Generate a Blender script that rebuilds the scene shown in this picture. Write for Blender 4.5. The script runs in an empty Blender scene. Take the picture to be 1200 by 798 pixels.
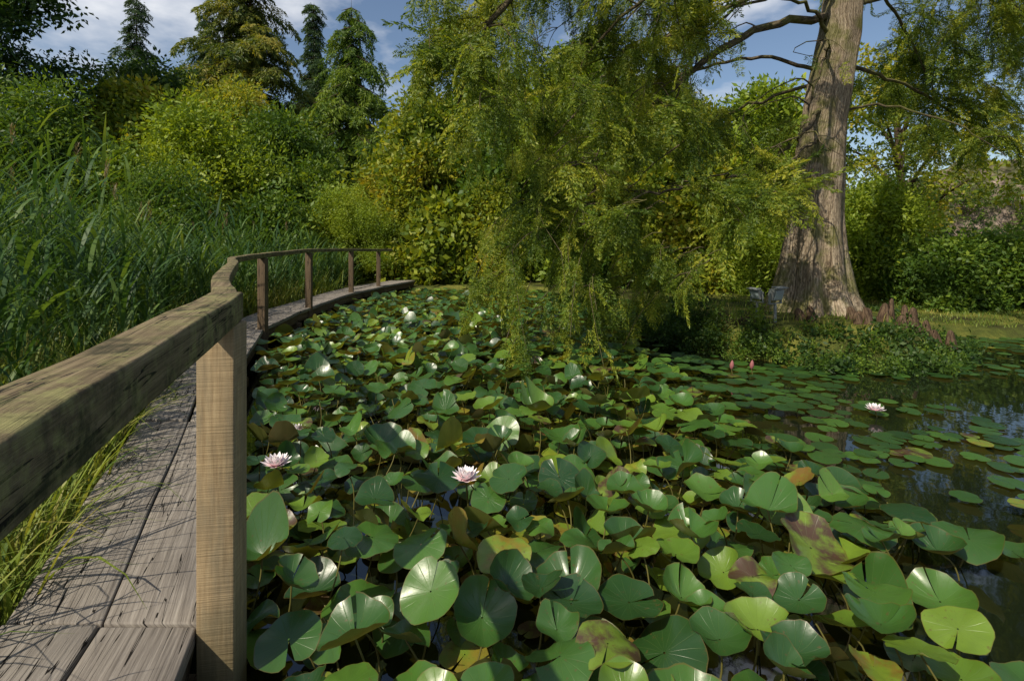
import bpy, math, random
import numpy as np
from mathutils import Vector, Matrix, noise as mnoise
random.seed(7); rng=np.random.default_rng(7)
S=bpy.context.scene
S.view_settings.view_transform='Standard'
S.view_settings.look='None'
S.view_settings.exposure=0
COL=S.collection

# ------------------------------------------------------------ helpers
def link(o,parent=None):
    COL.objects.link(o)
    if parent: o.parent=parent
    return o
def empty(name,loc=(0,0,0)):
    o=bpy.data.objects.new(name,None); o.empty_display_size=.2
    COL.objects.link(o); return o
def np_mesh(name,v,f,mat=None,smooth=False,rnd=None,uv=None):
    v=np.asarray(v,dtype=np.float32); f=np.asarray(f,dtype=np.int32); k=f.shape[1]
    me=bpy.data.meshes.new(name)
    me.vertices.add(len(v)); me.vertices.foreach_set('co',v.ravel())
    me.loops.add(f.size); me.loops.foreach_set('vertex_index',f.ravel())
    me.polygons.add(len(f))
    me.polygons.foreach_set('loop_start',np.arange(0,f.size,k,dtype=np.int32))
    me.polygons.foreach_set('loop_total',np.full(len(f),k,dtype=np.int32))
    if smooth: me.polygons.foreach_set('use_smooth',np.ones(len(f),dtype=bool))
    me.update(calc_edges=True)
    if rnd is not None:
        a=me.attributes.new('rnd','FLOAT','POINT'); a.data.foreach_set('value',np.asarray(rnd,dtype=np.float32))
    if uv is not None:
        l=me.uv_layers.new(name='UVMap'); l.data.foreach_set('uv',np.asarray(uv,dtype=np.float32)[f.ravel()].ravel())
    if mat: me.materials.append(mat)
    me.validate()
    return me
class Geo:
    def __init__(s): s.v=[];s.f=[];s.r=[];s.uv=[];s.n=0
    def add(s,v,f,r=None,uv=None):
        v=np.asarray(v,dtype=float); s.v.append(v); s.f.append(np.asarray(f)+s.n); s.n+=len(v)
        s.r.append(np.full(len(v),random.random() if r is None else r))
        s.uv.append(np.zeros((len(v),2)) if uv is None else uv)
    def obj(s,name,mat,smooth=False,parent=None):
        me=np_mesh(name,np.vstack(s.v),np.vstack(s.f),mat,smooth,np.concatenate(s.r),np.vstack(s.uv))
        return link(bpy.data.objects.new(name,me),parent)
def catmull(P,n=6):
    P=[Vector(p) for p in P]; P=[P[0]*2-P[1]]+P+[P[-1]*2-P[-2]]; out=[]
    for i in range(1,len(P)-2):
        for j in range(n):
            t=j/n; a,b,c,d=P[i-1],P[i],P[i+1],P[i+2]
            out.append(.5*((2*b)+(c-a)*t+(2*a-5*b+4*c-d)*t*t+(3*b-a-3*c+d)*t**3))
    out.append(P[-2]); return out
def tube(geo,pts,rad,sides=7,flute=None):
    pts=[Vector(p) for p in pts]; n=len(pts); V=[];UV=[]; ref=Vector((.31,.2,.93)).normalized(); L=0
    for i,p in enumerate(pts):
        d=(pts[min(i+1,n-1)]-pts[max(i-1,0)]).normalized()
        a=d.cross(ref)
        if a.length<.05: a=d.cross(Vector((1,0,0)))
        a.normalize(); b=d.cross(a)
        if i: L+=(p-pts[i-1]).length
        r=rad[i]
        for k in range(sides+1):
            th=2*math.pi*k/sides
            rr=r*(flute(i,th,p) if flute else 1)
            V.append(p+a*math.cos(th)*rr+b*math.sin(th)*rr); UV.append((L,k/sides*max(rad)*6.28))
    F=[]
    m=sides+1
    for i in range(n-1):
        for k in range(sides):
            F.append((i*m+k,i*m+k+1,(i+1)*m+k+1,(i+1)*m+k))
    geo.add(V,F,uv=np.array(UV))
# ------------------------------------------------------------ nodes
class M:
    def __init__(s,name):
        s.m=bpy.data.materials.new(name); s.m.use_nodes=True; s.t=s.m.node_tree; s.t.nodes.clear()
        s.out=s.n('ShaderNodeOutputMaterial')
    def n(s,typ,**kw):
        x=s.t.nodes.new(typ)
        for k,v in kw.items(): setattr(x,k,v)
        return x
    def l(s,a,b): s.t.links.new(a,b)
    def math(s,op,a,b=None,clamp=False):
        x=s.n('ShaderNodeMath',operation=op,use_clamp=clamp)
        for i,q in enumerate((a,b)):
            if q is None: continue
            if isinstance(q,(int,float)): x.inputs[i].default_value=q
            else: s.l(q,x.inputs[i])
        return x.outputs[0]
    def noise(s,scale,vec=None,detail=4,rough=.6):
        x=s.n('ShaderNodeTexNoise'); x.inputs['Scale'].default_value=scale; x.inputs['Detail'].default_value=detail; x.inputs['Roughness'].default_value=rough
        if vec is not None: s.l(vec,x.inputs['Vector'])
        return x.outputs['Fac']
    def ramp(s,fac,stops):
        x=s.n('ShaderNodeValToRGB'); e=x.color_ramp.elements
        while len(e)<len(stops): e.new(.5)
        for i,(p,c) in enumerate(stops):
            e[i].position=p; e[i].color=(*c,1) if len(c)==3 else c
        s.l(fac,x.inputs[0]); return x.outputs[0]
    def mix(s,f,a,b,typ='MIX'):
        x=s.n('ShaderNodeMix',data_type='RGBA',blend_type=typ)
        for i,q in ((0,f),(6,a),(7,b)):
            if isinstance(q,(int,float)): x.inputs[i].default_value=q
            elif isinstance(q,tuple): x.inputs[i].default_value=(*q,1)
            else: s.l(q,x.inputs[i])
        return x.outputs[2]
    def mapping(s,src,scale):
        x=s.n('ShaderNodeMapping'); x.inputs['Scale'].default_value=scale; s.l(src,x.inputs['Vector']); return x.outputs[0]
    def bsdf(s,col,rough=.6,bump=None,bs=.3,bd=.02,spec=.3):
        p=s.n('ShaderNodeBsdfPrincipled')
        if isinstance(col,tuple): p.inputs['Base Color'].default_value=(*col,1)
        else: s.l(col,p.inputs['Base Color'])
        if isinstance(rough,(int,float)): p.inputs['Roughness'].default_value=rough
        else: s.l(rough,p.inputs['Roughness'])
        p.inputs['Specular IOR Level'].default_value=spec
        if bump is not None:
            b=s.n('ShaderNodeBump'); b.inputs['Strength'].default_value=bs; b.inputs['Distance'].default_value=bd
            s.l(bump,b.inputs['Height']); s.l(b.outputs[0],p.inputs['Normal'])
        return p
    def done(s,sh): s.l(sh.outputs[0],s.out.inputs[0]); return s.m
def leafmat(name,cols,transl=.35,rough=.5,big=.35,tcol=1.7,spec=.3,amp=.95):
    m=M(name); at=m.n('ShaderNodeAttribute',attribute_name='rnd'); oi=m.n('ShaderNodeObjectInfo'); geo=m.n('ShaderNodeNewGeometry')
    nz=m.noise(big,geo.outputs['Position'],3)
    f=m.math('ADD',m.math('MULTIPLY',at.outputs['Fac'],.35),m.math('MULTIPLY',oi.outputs['Random'],.35))
    f=m.math('ADD',f,m.math('MULTIPLY',m.math('SUBTRACT',nz,.34),amp))
    k=len(cols); c=m.ramp(f,[(.08+.84*i/(k-1),cols[i]) for i in range(k)])
    p=m.bsdf(c,rough,spec=spec)
    tr=m.n('ShaderNodeBsdfTranslucent')
    tc=m.mix(1.0,c,(tcol*1.1,tcol,tcol*.35),'MULTIPLY'); m.l(tc,tr.inputs[0])
    mx=m.n('ShaderNodeMixShader'); mx.inputs[0].default_value=transl
    m.l(p.outputs[0],mx.inputs[1]); m.l(tr.outputs[0],mx.inputs[2])
    return m.done(mx)

m_dark=leafmat('foliage_dark',[(.015,.04,.01),(.04,.085,.016),(.09,.14,.025)])
m_con=leafmat('foliage_conifer',[(.02,.05,.012),(.07,.11,.02),(.18,.2,.03),(.33,.27,.04)],big=.5)
m_blue=leafmat('foliage_conifer_dark',[(.015,.04,.018),(.04,.08,.03),(.09,.14,.045)])
m_yel=leafmat('foliage_yellow_green',[(.03,.07,.01),(.11,.17,.018),(.25,.29,.026),(.42,.34,.035)],amp=1.2)
m_mid=leafmat('foliage_green',[(.025,.065,.012),(.085,.155,.02),(.21,.28,.03)],amp=1.1)
m_lime=leafmat('foliage_lime',[(.07,.13,.012),(.19,.27,.024),(.34,.4,.035)],amp=1.1)
m_cyp=leafmat('foliage_bald_cypress',[(.02,.05,.01),(.07,.12,.015),(.17,.23,.024),(.38,.38,.045)],transl=.4,big=1.1,amp=1.3)
m_reed=leafmat('reed_leaf',[(.02,.055,.02),(.05,.11,.03),(.12,.19,.04),(.26,.29,.07)],transl=.32,rough=.5,big=.7,spec=.25,amp=1.2)
m_grass=leafmat('grass_blade',[(.03,.07,.012),(.08,.14,.02),(.19,.24,.035),(.42,.34,.1)],transl=.3,big=1.5)

def barkmat(name,cols,sc=(3,14,1),bs=.8,bd=.03,moss=0):
    m=M(name); uv=m.n('ShaderNodeUVMap'); g=m.n('ShaderNodeNewGeometry')
    v=m.mapping(uv.outputs[0],sc); a=m.noise(1.6,v,6,.65)
    fl=m.noise(5,m.mapping(uv.outputs[0],(2.2,5,1)),5,.7)
    c=m.ramp(a,[(.3,cols[0]),(.46,cols[1]),(.64,cols[2])])
    c=m.mix(m.ramp(fl,[(.48,(0,0,0)),(.58,(.7,.7,.7))]),c,cols[0])
    if moss:
        b2=m.noise(2.5,g.outputs['Position'],5)
        c=m.mix(m.math('MULTIPLY',m.ramp(b2,[(.48,(0,0,0)),(.6,(1,1,1))]),moss),c,(.13,.15,.02))
    h=m.math('ADD',a,m.math('MULTIPLY',fl,.6))
    return m.done(m.bsdf(c,.9,h,bs,bd,.1))
m_bark=barkmat('bark_bald_cypress',[(.085,.062,.042),(.33,.255,.175),(.58,.48,.35)],sc=(1.0,13,1),moss=.6,bs=1,bd=.06)
m_bark2=barkmat('bark_brown',[(.03,.022,.015),(.08,.055,.04),(.15,.11,.08)])
m_branch=barkmat('bark_branch',[(.035,.026,.016),(.085,.068,.042),(.19,.15,.1)],sc=(6,20,1),bs=.4,bd=.01,moss=.4)

# ------------------------------------------------------------ leaf clumps
def leaves(P,D,L,W,fold=.25):
    n=len(P); D=D/np.linalg.norm(D,axis=1,keepdims=True)
    r=rng.normal(size=(n,3)); s=np.cross(D,r); s/=np.linalg.norm(s,axis=1,keepdims=True); N=np.cross(D,s)
    L=np.broadcast_to(L,(n,))[:,None]; W=np.broadcast_to(W,(n,))[:,None]
    V=np.stack([P,P+D*L*.45+s*W+N*W*fold,P+D*L,P+D*L*.45-s*W+N*W*fold],axis=1).reshape(-1,3)
    F=np.arange(n*4).reshape(-1,4); R=np.repeat(rng.random(n),4)
    return V,F,R
def ball_clump(n,L,W,R=.5,flat=.75):
    d=rng.normal(size=(n,3)); d/=np.linalg.norm(d,axis=1,keepdims=True)
    P=d*(rng.random((n,1))**.45)*R; P[:,2]*=flat
    ax=rng.normal(size=(9,3)); ax/=np.linalg.norm(ax,axis=1,keepdims=True)
    k=rng.integers(0,9,n); t=rng.random(n)**.7
    P2=ax[k]*t[:,None]*R*1.15+rng.normal(size=(n,3))*.07
    P=np.where((rng.random(n)<.65)[:,None],P2,P)
    D=P*1.2/R+rng.normal(size=(n,3))*.8+np.array([0,0,-.45])
    return leaves(P,D,L*(.6+.8*rng.random(n)),W*(.7+.6*rng.random(n)))
def spray(length=.5,nb=20,bl=.17,drop=.3,lw=.008,ll=.047,per=4):
    P=[];D=[]
    for i in range(nb):
        t=(i+.5)/nb; x=t*length; z=-drop*t*t*length; side=1 if i%2 else -1
        blen=bl*(1-.65*t)*(.6+.4*min(1,t*5)); ang=side*math.radians(60+random.uniform(-12,12)); up=random.uniform(-.45,.1)
        bd=np.array([math.cos(ang),math.sin(ang),up])
        for j in range(per):
            s=(j+.3)/per*blen; q=np.array([x,0,z])+bd*s
            for sg in (1,-1):
                a2=ang+sg*math.radians(38)
                P.append(q+rng.normal(size=3)*.002); D.append([math.cos(a2),math.sin(a2),up-.25+random.uniform(-.3,.3)])
    P=np.array(P);D=np.array(D)
    return leaves(P,D,ll,lw)
def needle_bough(n=120,length=1.0,w=.35,L=.19,W=.028):
    t=rng.random(n); side=rng.uniform(-1,1,n)
    P=np.stack([t*length,side*w*(1-t*.6),-.25*t*t-.15*np.abs(side)*rng.random(n)],1)
    D=np.stack([.8+0*t,side*1.3,-.3-.5*rng.random(n)],1)+rng.normal(size=(n,3))*.3
    return leaves(P,D,L*(.6+.8*rng.random(n)),W)
def make_sources(tag,gen,mat,k=3):
    c=bpy.data.collections.new(tag)
    for i in range(k):
        V,F,R=gen(); o=bpy.data.objects.new(tag+'_clump',np_mesh(tag+'_clump',V,F,mat,False,R)); c.objects.link(o)
    return c
SRC={}
def getsrc(kind,mat):
    key=(kind,mat.name)
    if key not in SRC:
        g={'broad':lambda:ball_clump(130,.14,.036),
           'fine':lambda:ball_clump(190,.1,.021),
           'large':lambda:ball_clump(60,.22,.07),
           'tiny':lambda:ball_clump(230,.05,.015,R=.4),
           'spray':lambda:spray(),
           'needle':lambda:needle_bough()}[kind]
        SRC[key]=make_sources('leaves_%s_%s'%(kind,mat.name),g,mat)
    return SRC[key]
NGS={}
def scatter(name,P,R,Sc,kind,mat,parent=None):
    c=getsrc(kind,mat); P=np.asarray(P,dtype=np.float32)
    me=bpy.data.meshes.new(name); me.vertices.add(len(P)); me.vertices.foreach_set('co',P.ravel())
    a=me.attributes.new('rot','FLOAT_VECTOR','POINT'); a.data.foreach_set('vector',np.asarray(R,dtype=np.float32).ravel())
    a=me.attributes.new('scl','FLOAT','POINT'); a.data.foreach_set('value',np.asarray(Sc,dtype=np.float32))
    a=me.attributes.new('idx','INT','POINT'); a.data.foreach_set('value',rng.integers(0,3,len(P)).astype(np.int32))
    o=link(bpy.data.objects.new(name,me),parent)
    key=c.name
    if key not in NGS:
        g=bpy.data.node_groups.new('scatter_'+key,'GeometryNodeTree')
        g.interface.new_socket('Geometry',in_out='INPUT',socket_type='NodeSocketGeometry')
        g.interface.new_socket('Geometry',in_out='OUTPUT',socket_type='NodeSocketGeometry')
        N=g.nodes; i=N.new('NodeGroupInput'); ou=N.new('NodeGroupOutput'); ip=N.new('GeometryNodeInstanceOnPoints'); ci=N.new('GeometryNodeCollectionInfo')
        ci.inputs['Collection'].default_value=c; ci.inputs['Separate Children'].default_value=True; ci.inputs['Reset Children'].default_value=True
        def na(nm,t):
            x=N.new('GeometryNodeInputNamedAttribute'); x.data_type=t; x.inputs['Name'].default_value=nm; return x.outputs['Attribute']
        L=g.links; L.new(i.outputs[0],ip.inputs['Points']); L.new(ci.outputs[0],ip.inputs['Instance']); ip.inputs['Pick Instance'].default_value=True
        L.new(na('rot','FLOAT_VECTOR'),ip.inputs['Rotation']); L.new(na('scl','FLOAT'),ip.inputs['Scale']); L.new(na('idx','INT'),ip.inputs['Instance Index'])
        L.new(ip.outputs[0],ou.inputs[0]); NGS[key]=g
    md=o.modifiers.new('leaves','NODES'); md.node_group=NGS[key]
    return o

# ------------------------------------------------------------ terrain
YY=[-8,-1,1.35,1.6,3.85,6.1,8.3,11,13.2,14.6,30]
RX=[1.2,-.15,-.87,-.975,-2.03,-3.17,-3.44,-3.5,-3.15,-2.7,-2.7]
LX=[.6,-.78,-1.47,-1.57,-2.68,-3.78,-4.08,-4.12,-3.8,-3.4,-3.4]
def xl(y): return np.interp(y,YY,LX)
def xr(y): return np.interp(y,YY,RX)
def shore(x): return np.interp(x,[-6,-4,-2.8,0,3,5.6,7,9,30],[13,13.6,14.2,14.6,12.6,9.2,8,7.6,7.4])
def sm(t): t=np.clip(t,0,1); return t*t*(3-2*t)
def gh(x,y):
    x=np.asarray(x,float); y=np.asarray(y,float)
    d=np.minimum(x-xl(y)+.1,shore(x)-y); d=np.minimum(d,16-x); d=np.minimum(d,y+9)
    z=.16-.66*sm(d/.9)+.03*np.sin(x*2.1+y)*np.sin(y*1.7)
    z=z+ .02*np.clip(y-14,0,40)
    q=np.sqrt(((x-4.15)/1.95)**2+((y-7.75)/1.95)**2)
    isl=-.5+.9*sm((1.18-q)/.5)
    return np.maximum(z,isl)
gx=np.concatenate([np.linspace(-400,-20,14)[:-1],np.arange(-20,22,.22),np.linspace(24,400,14)])
gy=np.concatenate([np.linspace(-300,-10,10)[:-1],np.arange(-10,24,.22),np.linspace(26,600,16)])
X,Y=np.meshgrid(gx,gy); Z=gh(X,Y); nx=len(gx); ny=len(gy)
idx=np.arange(nx*ny).reshape(ny,nx)
F=np.stack([idx[:-1,:-1],idx[:-1,1:],idx[1:,1:],idx[1:,:-1]],-1).reshape(-1,4)
mg=M('soil_and_grass'); g=mg.n('ShaderNodeNewGeometry'); n1=mg.noise(1.2,g.outputs['Position'],6); n2=mg.noise(22,g.outputs['Position'],5)
c=mg.ramp(n1,[(.35,(.035,.028,.015)),(.48,(.08,.1,.02)),(.62,(.2,.2,.04))])
c=mg.mix(mg.math('MULTIPLY',n2,.5),c,(.03,.03,.012)); gm=mg.done(mg.bsdf(c,.95,n2,.8,.05,.1))
link(bpy.data.objects.new('ground',np_mesh('ground',np.stack([X,Y,Z],-1).reshape(-1,3),F,gm,True)))
mw=M('pond_water'); g=mw.n('ShaderNodeNewGeometry'); nz=mw.noise(4,g.outputs['Position'],2)
p=mw.bsdf((.008,.012,.006),.03,nz,.12,.01,1.0); wm=mw.done(p)
link(bpy.data.objects.new('pond_water',np_mesh('pond_water',[(-6,-9,0),(17,-9,0),(17,16,0),(-6,16,0)],[(0,1,2,3)],wm)))

# ------------------------------------------------------------ wood
def woodmat(name,cols,cs=(1.2,34,1),lichen=None,saw=False,bs=.5):
    m=M(name); uv=m.n('ShaderNodeUVMap'); g=m.n('ShaderNodeNewGeometry'); at=m.n('ShaderNodeAttribute',attribute_name='rnd')
    v=m.mapping(uv.outputs[0],cs); a=m.noise(2.2,v,6,.7); b=m.noise(3.5,g.outputs['Position'],5)
    cr=m.noise(1.0,m.mapping(uv.outputs[0],(.9,22,1)),3,.5)
    crack=m.math('LESS_THAN',m.math('ABSOLUTE',m.math('SUBTRACT',cr,.5)),.006)
    c=m.ramp(a,[(.28,cols[0]),(.5,cols[1]),(.72,cols[2])])
    c=m.mix(m.math('MULTIPLY',b,.5),c,cols[0])
    c=m.mix(m.math('MULTIPLY',at.outputs['Fac'],.3),c,cols[2])
    h=m.math('SUBTRACT',a,m.math('MULTIPLY',crack,.8))
    if saw:
        w=m.noise(3.0,m.mapping(uv.outputs[0],(60,1.2,1)),2,.5)
        c=m.mix(m.ramp(w,[(.42,(.22,.22,.22)),(.6,(0,0,0))]),c,cols[0]); h=m.math('ADD',w,m.math('MULTIPLY',a,.5))
        kn=m.n('ShaderNodeTexVoronoi'); kn.inputs['Scale'].default_value=4; m.l(uv.outputs[0],kn.inputs['Vector'])
        c=m.mix(m.ramp(kn.outputs['Distance'],[(.05,(.7,.7,.7)),(.1,(0,0,0))]),c,(.1,.055,.025))
        b3=m.noise(2.2,m.mapping(uv.outputs[0],(1.5,6,1)),4)
        c=m.mix(m.ramp(b3,[(.42,(0,0,0)),(.62,(.6,.6,.6))]),c,(.18,.15,.1))
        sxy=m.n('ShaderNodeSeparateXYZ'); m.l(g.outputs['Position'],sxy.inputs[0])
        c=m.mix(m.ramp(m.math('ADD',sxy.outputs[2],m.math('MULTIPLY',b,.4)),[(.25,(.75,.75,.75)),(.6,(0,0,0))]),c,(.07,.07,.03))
    else:
        c=m.mix(crack,c,(.012,.01,.008))
    if lichen:
        l1=m.noise(26,g.outputs['Position'],5,.7); l2=m.noise(5,g.outputs['Position'],3)
        msk=m.math('MULTIPLY',m.ramp(l1,[(.44,(0,0,0)),(.6,(.85,.85,.85))]),m.ramp(l2,[(.38,(0,0,0)),(.56,(1,1,1))]))
        c=m.mix(msk,c,lichen)
        dk=m.noise(9,g.outputs['Position'],5,.7)
        c=m.mix(m.ramp(dk,[(.5,(0,0,0)),(.62,(.8,.8,.8))]),c,(.032,.034,.018))
    return m.done(m.bsdf(c,.85,h,bs,.006,.2))
m_deck=woodmat('weathered_deck_wood',[(.08,.068,.058),(.25,.22,.19),(.42,.38,.33)],bs=.8)
m_rail=woodmat('mossy_rail_wood',[(.045,.034,.02),(.19,.145,.085),(.37,.29,.18)],lichen=(.25,.24,.1),bs=.9)
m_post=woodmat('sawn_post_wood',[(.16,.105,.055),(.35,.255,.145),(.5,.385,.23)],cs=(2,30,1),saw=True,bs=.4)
m_post2=woodmat('old_post_wood',[(.04,.028,.018),(.13,.09,.055),(.22,.16,.1)])

def prism(geo,rings,uvd,uvp,r=None):
    n=len(rings); V=[p for rg in rings for p in rg]; F=[]
    for i in range(n-1):
        for k in range(4): F.append((i*4+k,i*4+(k+1)%4,(i+1)*4+(k+1)%4,(i+1)*4+k))
    F.append((3,2,1,0)); e=(n-1)*4; F.append((e,e+1,e+2,e+3))
    V=np.array([list(q) for q in V]); d=np.array(uvd); pp=np.array(uvp); off=random.uniform(0,9)
    uv=np.stack([V@d+off,V@pp+V[:,2]*.9+off],1)
    geo.add(V,F,r,uv)
def bev(o,w=.004,seg=2):
    b=o.modifiers.new('bevel','BEVEL'); b.width=w; b.segments=seg; b.limit_method='ANGLE'; return o
bridge=empty('wooden_footbridge')
dk=Geo(); joints=[-1,1.56,3.3,5.0,6.7,8.3,9.8,11.3,12.9,14.5]
for i in range(len(joints)-1):
    y0,y1=joints[i]+.005,joints[i+1]-.005
    for a,b in ((0,.487),(.503,1)):
        rings=[]; zo=random.uniform(-.006,.006); e0=random.uniform(-.006,.006)
        for t in np.linspace(0,1,9):
            y=y0+(y1-y0)*t; w=.003*math.sin(t*9+i)
            Ra=xr(y0)+(xr(y1)-xr(y0))*t; La=xl(y0)+(xl(y1)-xl(y0))*t
            x0=Ra+(La-Ra)*a+w+e0; x1=Ra+(La-Ra)*b+w+e0; z=.33+zo+.003*math.sin(t*5+i*2+a*7)
            rings.append([Vector((x0,y,z)),Vector((x1,y,z)),Vector((x1,y,z-.05)),Vector((x0,y,z-.05))])
        d=Vector((xr(y1)-xr(y0),y1-y0,0)).normalized(); prism(dk,rings,(d.x,d.y,0),(d.y,-d.x,0))
bev(dk.obj('deck_planks',m_deck,parent=bridge),.006)
bm_=Geo()
for i in range(len(joints)-1):
    y0,y1=joints[i],joints[i+1]
    for s in (.1,.9):
        rg=[]
        for y in (y0+.002,y1-.002):
            x=xr(y)+(xl(y)-xr(y))*s; rg.append([Vector((x+.03,y,.275)),Vector((x-.03,y,.275)),Vector((x-.03,y,.15)),Vector((x+.03,y,.15))])
        prism(bm_,rg,(0,1,0),(1,0,0))
for y in joints[1:]:
    rg=[[Vector((xr(y)+.02,y-.04,.145)),Vector((xl(y)-.02,y-.04,.145)),Vector((xl(y)-.02,y-.04,.05)),Vector((xr(y)+.02,y-.04,.05))],
        [Vector((xr(y)+.02,y+.04,.145)),Vector((xl(y)-.02,y+.04,.145)),Vector((xl(y)-.02,y+.04,.05)),Vector((xr(y)+.02,y+.04,.05))]]
    prism(bm_,rg,(0,1,0),(1,0,0))
bev(bm_.obj('deck_beams',m_post2,parent=bridge))
def sweep_rect(geo,pts,w,h):
    n=len(pts); rings=[]
    for i,p in enumerate(pts):
        d=(pts[min(i+1,n-1)]-pts[max(i-1,0)]); d.z=0; d.normalize(); s=Vector((d.y,-d.x,0))
        ww=w*(1+.03*math.sin(i*1.7)); zz=.0025*math.sin(i*2.3)
        rings.append([p+s*ww/2+Vector((0,0,zz)),p-s*ww/2+Vector((0,0,zz+.002)),p-s*ww/2-Vector((0,0,h)),p+s*ww/2-Vector((0,0,h))])
    d=(pts[-1]-pts[0]).normalized(); prism(geo,rings,(d.x,d.y,0),(d.y,-d.x,0),.2)
def linspace_pts(P,n):
    out=[]
    for a,b in zip(P[:-1],P[1:]):
        a=Vector(a);b=Vector(b)
        for j in range(n): out.append(a.lerp(b,j/n))
    out.append(Vector(P[-1])); return out
r1=Geo(); sweep_rect(r1,linspace_pts([(.18,-1.45,1.326),(-.925,1.66,1.326)],14),.1,.088)
bev(r1.obj('near_handrail',m_rail,parent=bridge),.007,3)
r2=Geo()
sweep_rect(r2,catmull([(-.93,1.668,1.322),(-1.34,2.36,1.33),(-2.15,3.95,1.325),(-2.82,5.2,1.318),(-3.26,6.7,1.315)],4),.07,.06)
sweep_rect(r2,linspace_pts([(-3.262,6.706,1.315),(-3.5,8.8,1.33)],5),.07,.06)
sweep_rect(r2,linspace_pts([(-3.5,8.806,1.33),(-3.56,11.3,1.29)],5),.07,.06)
sweep_rect(r2,linspace_pts([(-3.56,11.306,1.29),(-3.33,12.8,1.25),(-3.15,13.4,1.24)],3),.07,.06)
bev(r2.obj('far_handrail',m_rail,parent=bridge),.005)
def post(name,x,y,z0,z1,w,rot,mat,lean=0):
    g=Geo(); c,s=math.cos(rot),math.sin(rot); rings=[]
    for z in np.linspace(z0,z1,6):
        q=[]
        for a,b in ((-1,-1),(1,-1),(1,1),(-1,1)):
            a*=w/2;b*=w/2; q.append(Vector((x+a*c-b*s+lean*(z-z0),y+a*s+b*c,z)))
        rings.append(q)
    n=len(rings); V=[p for rg in rings for p in rg]; F=[]
    for i in range(n-1):
        for k in range(4): F.append((i*4+k,i*4+(k+1)%4,(i+1)*4+(k+1)%4,(i+1)*4+k))
    F.append((3,2,1,0)); e=(n-1)*4; F.append((e,e+1,e+2,e+3))
    V=np.array([list(q) for q in V]); g.add(V,F,.5,np.stack([V[:,2],(V[:,0]+V[:,1])],1))
    return bev(g.obj(name,mat,parent=bridge),.005)
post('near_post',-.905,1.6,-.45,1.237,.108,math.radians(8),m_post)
for k,(x,y,z) in enumerate([(-3.26,6.7,1.25),(-3.49,8.8,1.265),(-3.55,11.3,1.225),(-3.34,12.8,1.185)]):
    post('rail_post_%d'%(k+1),x,y,-.45,z,.1,math.radians(5*k),m_post2)

# ------------------------------------------------------------ lily pads
def lily_mat():
    m=M('lily_pad'); uv=m.n('ShaderNodeUVMap'); at=m.n('ShaderNodeAttribute',attribute_name='rnd'); g=m.n('ShaderNodeNewGeometry')
    sp=m.n('ShaderNodeSeparateXYZ'); m.l(uv.outputs[0],sp.inputs[0])
    an=m.math('ARCTAN2',sp.outputs[1],sp.outputs[0]); w=m.math('ABSOLUTE',m.math('SINE',m.math('MULTIPLY',an,8.5)))
    vein=m.ramp(w,[(.0,(1,1,1)),(.14,(0,0,0))])
    r=m.math('SQRT',m.math('ADD',m.math('POWER',sp.outputs[0],2.0),m.math('POWER',sp.outputs[1],2.0)))
    vein=m.math('MULTIPLY',vein,m.math('SUBTRACT',1.05,r,True))
    green=m.ramp(at.outputs['Fac'],[(0,(.016,.055,.014)),(.3,(.036,.1,.02)),(.65,(.075,.18,.026)),(.9,(.2,.31,.03))])
    old=m.ramp(at.outputs['Fac'],[(.9,(.45,.36,.03)),(.95,(.3,.13,.03)),(1,(.1,.045,.03))])
    ag=m.ramp(at.outputs['Fac'],[(.89,(0,0,0)),(.93,(.75,.75,.75)),(1,(1,1,1))])
    nz=m.noise(14,g.outputs['Position'],4); nb=m.noise(11,g.outputs['Position'],4)
    ag=m.math('MULTIPLY',ag,m.ramp(nb,[(.42,(.1,.1,.1)),(.58,(1,1,1))]))
    c=m.mix(ag,green,old)
    c=m.mix(m.math('MULTIPLY',nz,.45),c,(.018,.055,.014))
    sp2=m.noise(45,g.outputs['Position'],4,.7); c=m.mix(m.math('MULTIPLY',m.ramp(sp2,[(.62,(0,0,0)),(.69,(1,1,1))]),.7),c,(.12,.07,.025))
    c=m.mix(m.math('MULTIPLY',vein,.35),c,(.2,.3,.07))
    c=m.mix(m.math('MULTIPLY',m.math('GREATER_THAN',r,.975),.5),c,(.14,.08,.02))
    c2=m.mix(.5,c,(.14,.08,.035)); c=m.mix(g.outputs['Backfacing'],c,c2)
    rough=m.math('ADD',.2,m.math('MULTIPLY',nz,.3))
    hb=m.math('SUBTRACT',m.math('MULTIPLY',nz,.6),m.math('MULTIPLY',vein,.8))
    p=m.bsdf(c,rough,hb,.4,.006,.75)
    tr=m.n('ShaderNodeBsdfTranslucent'); m.l(m.mix(1.0,c,(2.4,2.2,.5),'MULTIPLY'),tr.inputs[0])
    mx=m.n('ShaderNodeMixShader'); mx.inputs[0].default_value=.22; m.l(p.outputs[0],mx.inputs[1]); m.l(tr.outputs[0],mx.inputs[2])
    return m.done(mx)
m_pad=lily_mat()
def inpond(x,y,m=.1):
    q=math.sqrt(((x-4.15)/1.95)**2+((y-7.75)/1.95)**2)
    return x>xr(y)+m+.04 and y<shore(x)-m and q>1.03 and x<14
def opennoise(x,y): return mnoise.noise(Vector((x*.9,y*.9,3.3)))*.6+mnoise.noise(Vector((x*2.4,y*2.4,8)))*.4
pads=[]; cell={}
def tryadd(x,y,r,fac):
    k=(int(x//.25),int(y//.25))
    for a in (-1,0,1):
        for b in (-1,0,1):
            for (px,py,pr) in cell.get((k[0]+a,k[1]+b),()):
                if (px-x)**2+(py-y)**2<((pr+r)*fac)**2: return False
    cell.setdefault(k,[]).append((x,y,r)); return True
def raised(x,y):
    return float(np.clip(1.15-max(0,(x-.6))*.5*float(sm((y-1.7)/1.5))-max(0,x-1.4)*.1-max(0,y-5.5)*.08,0,1))
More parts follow.
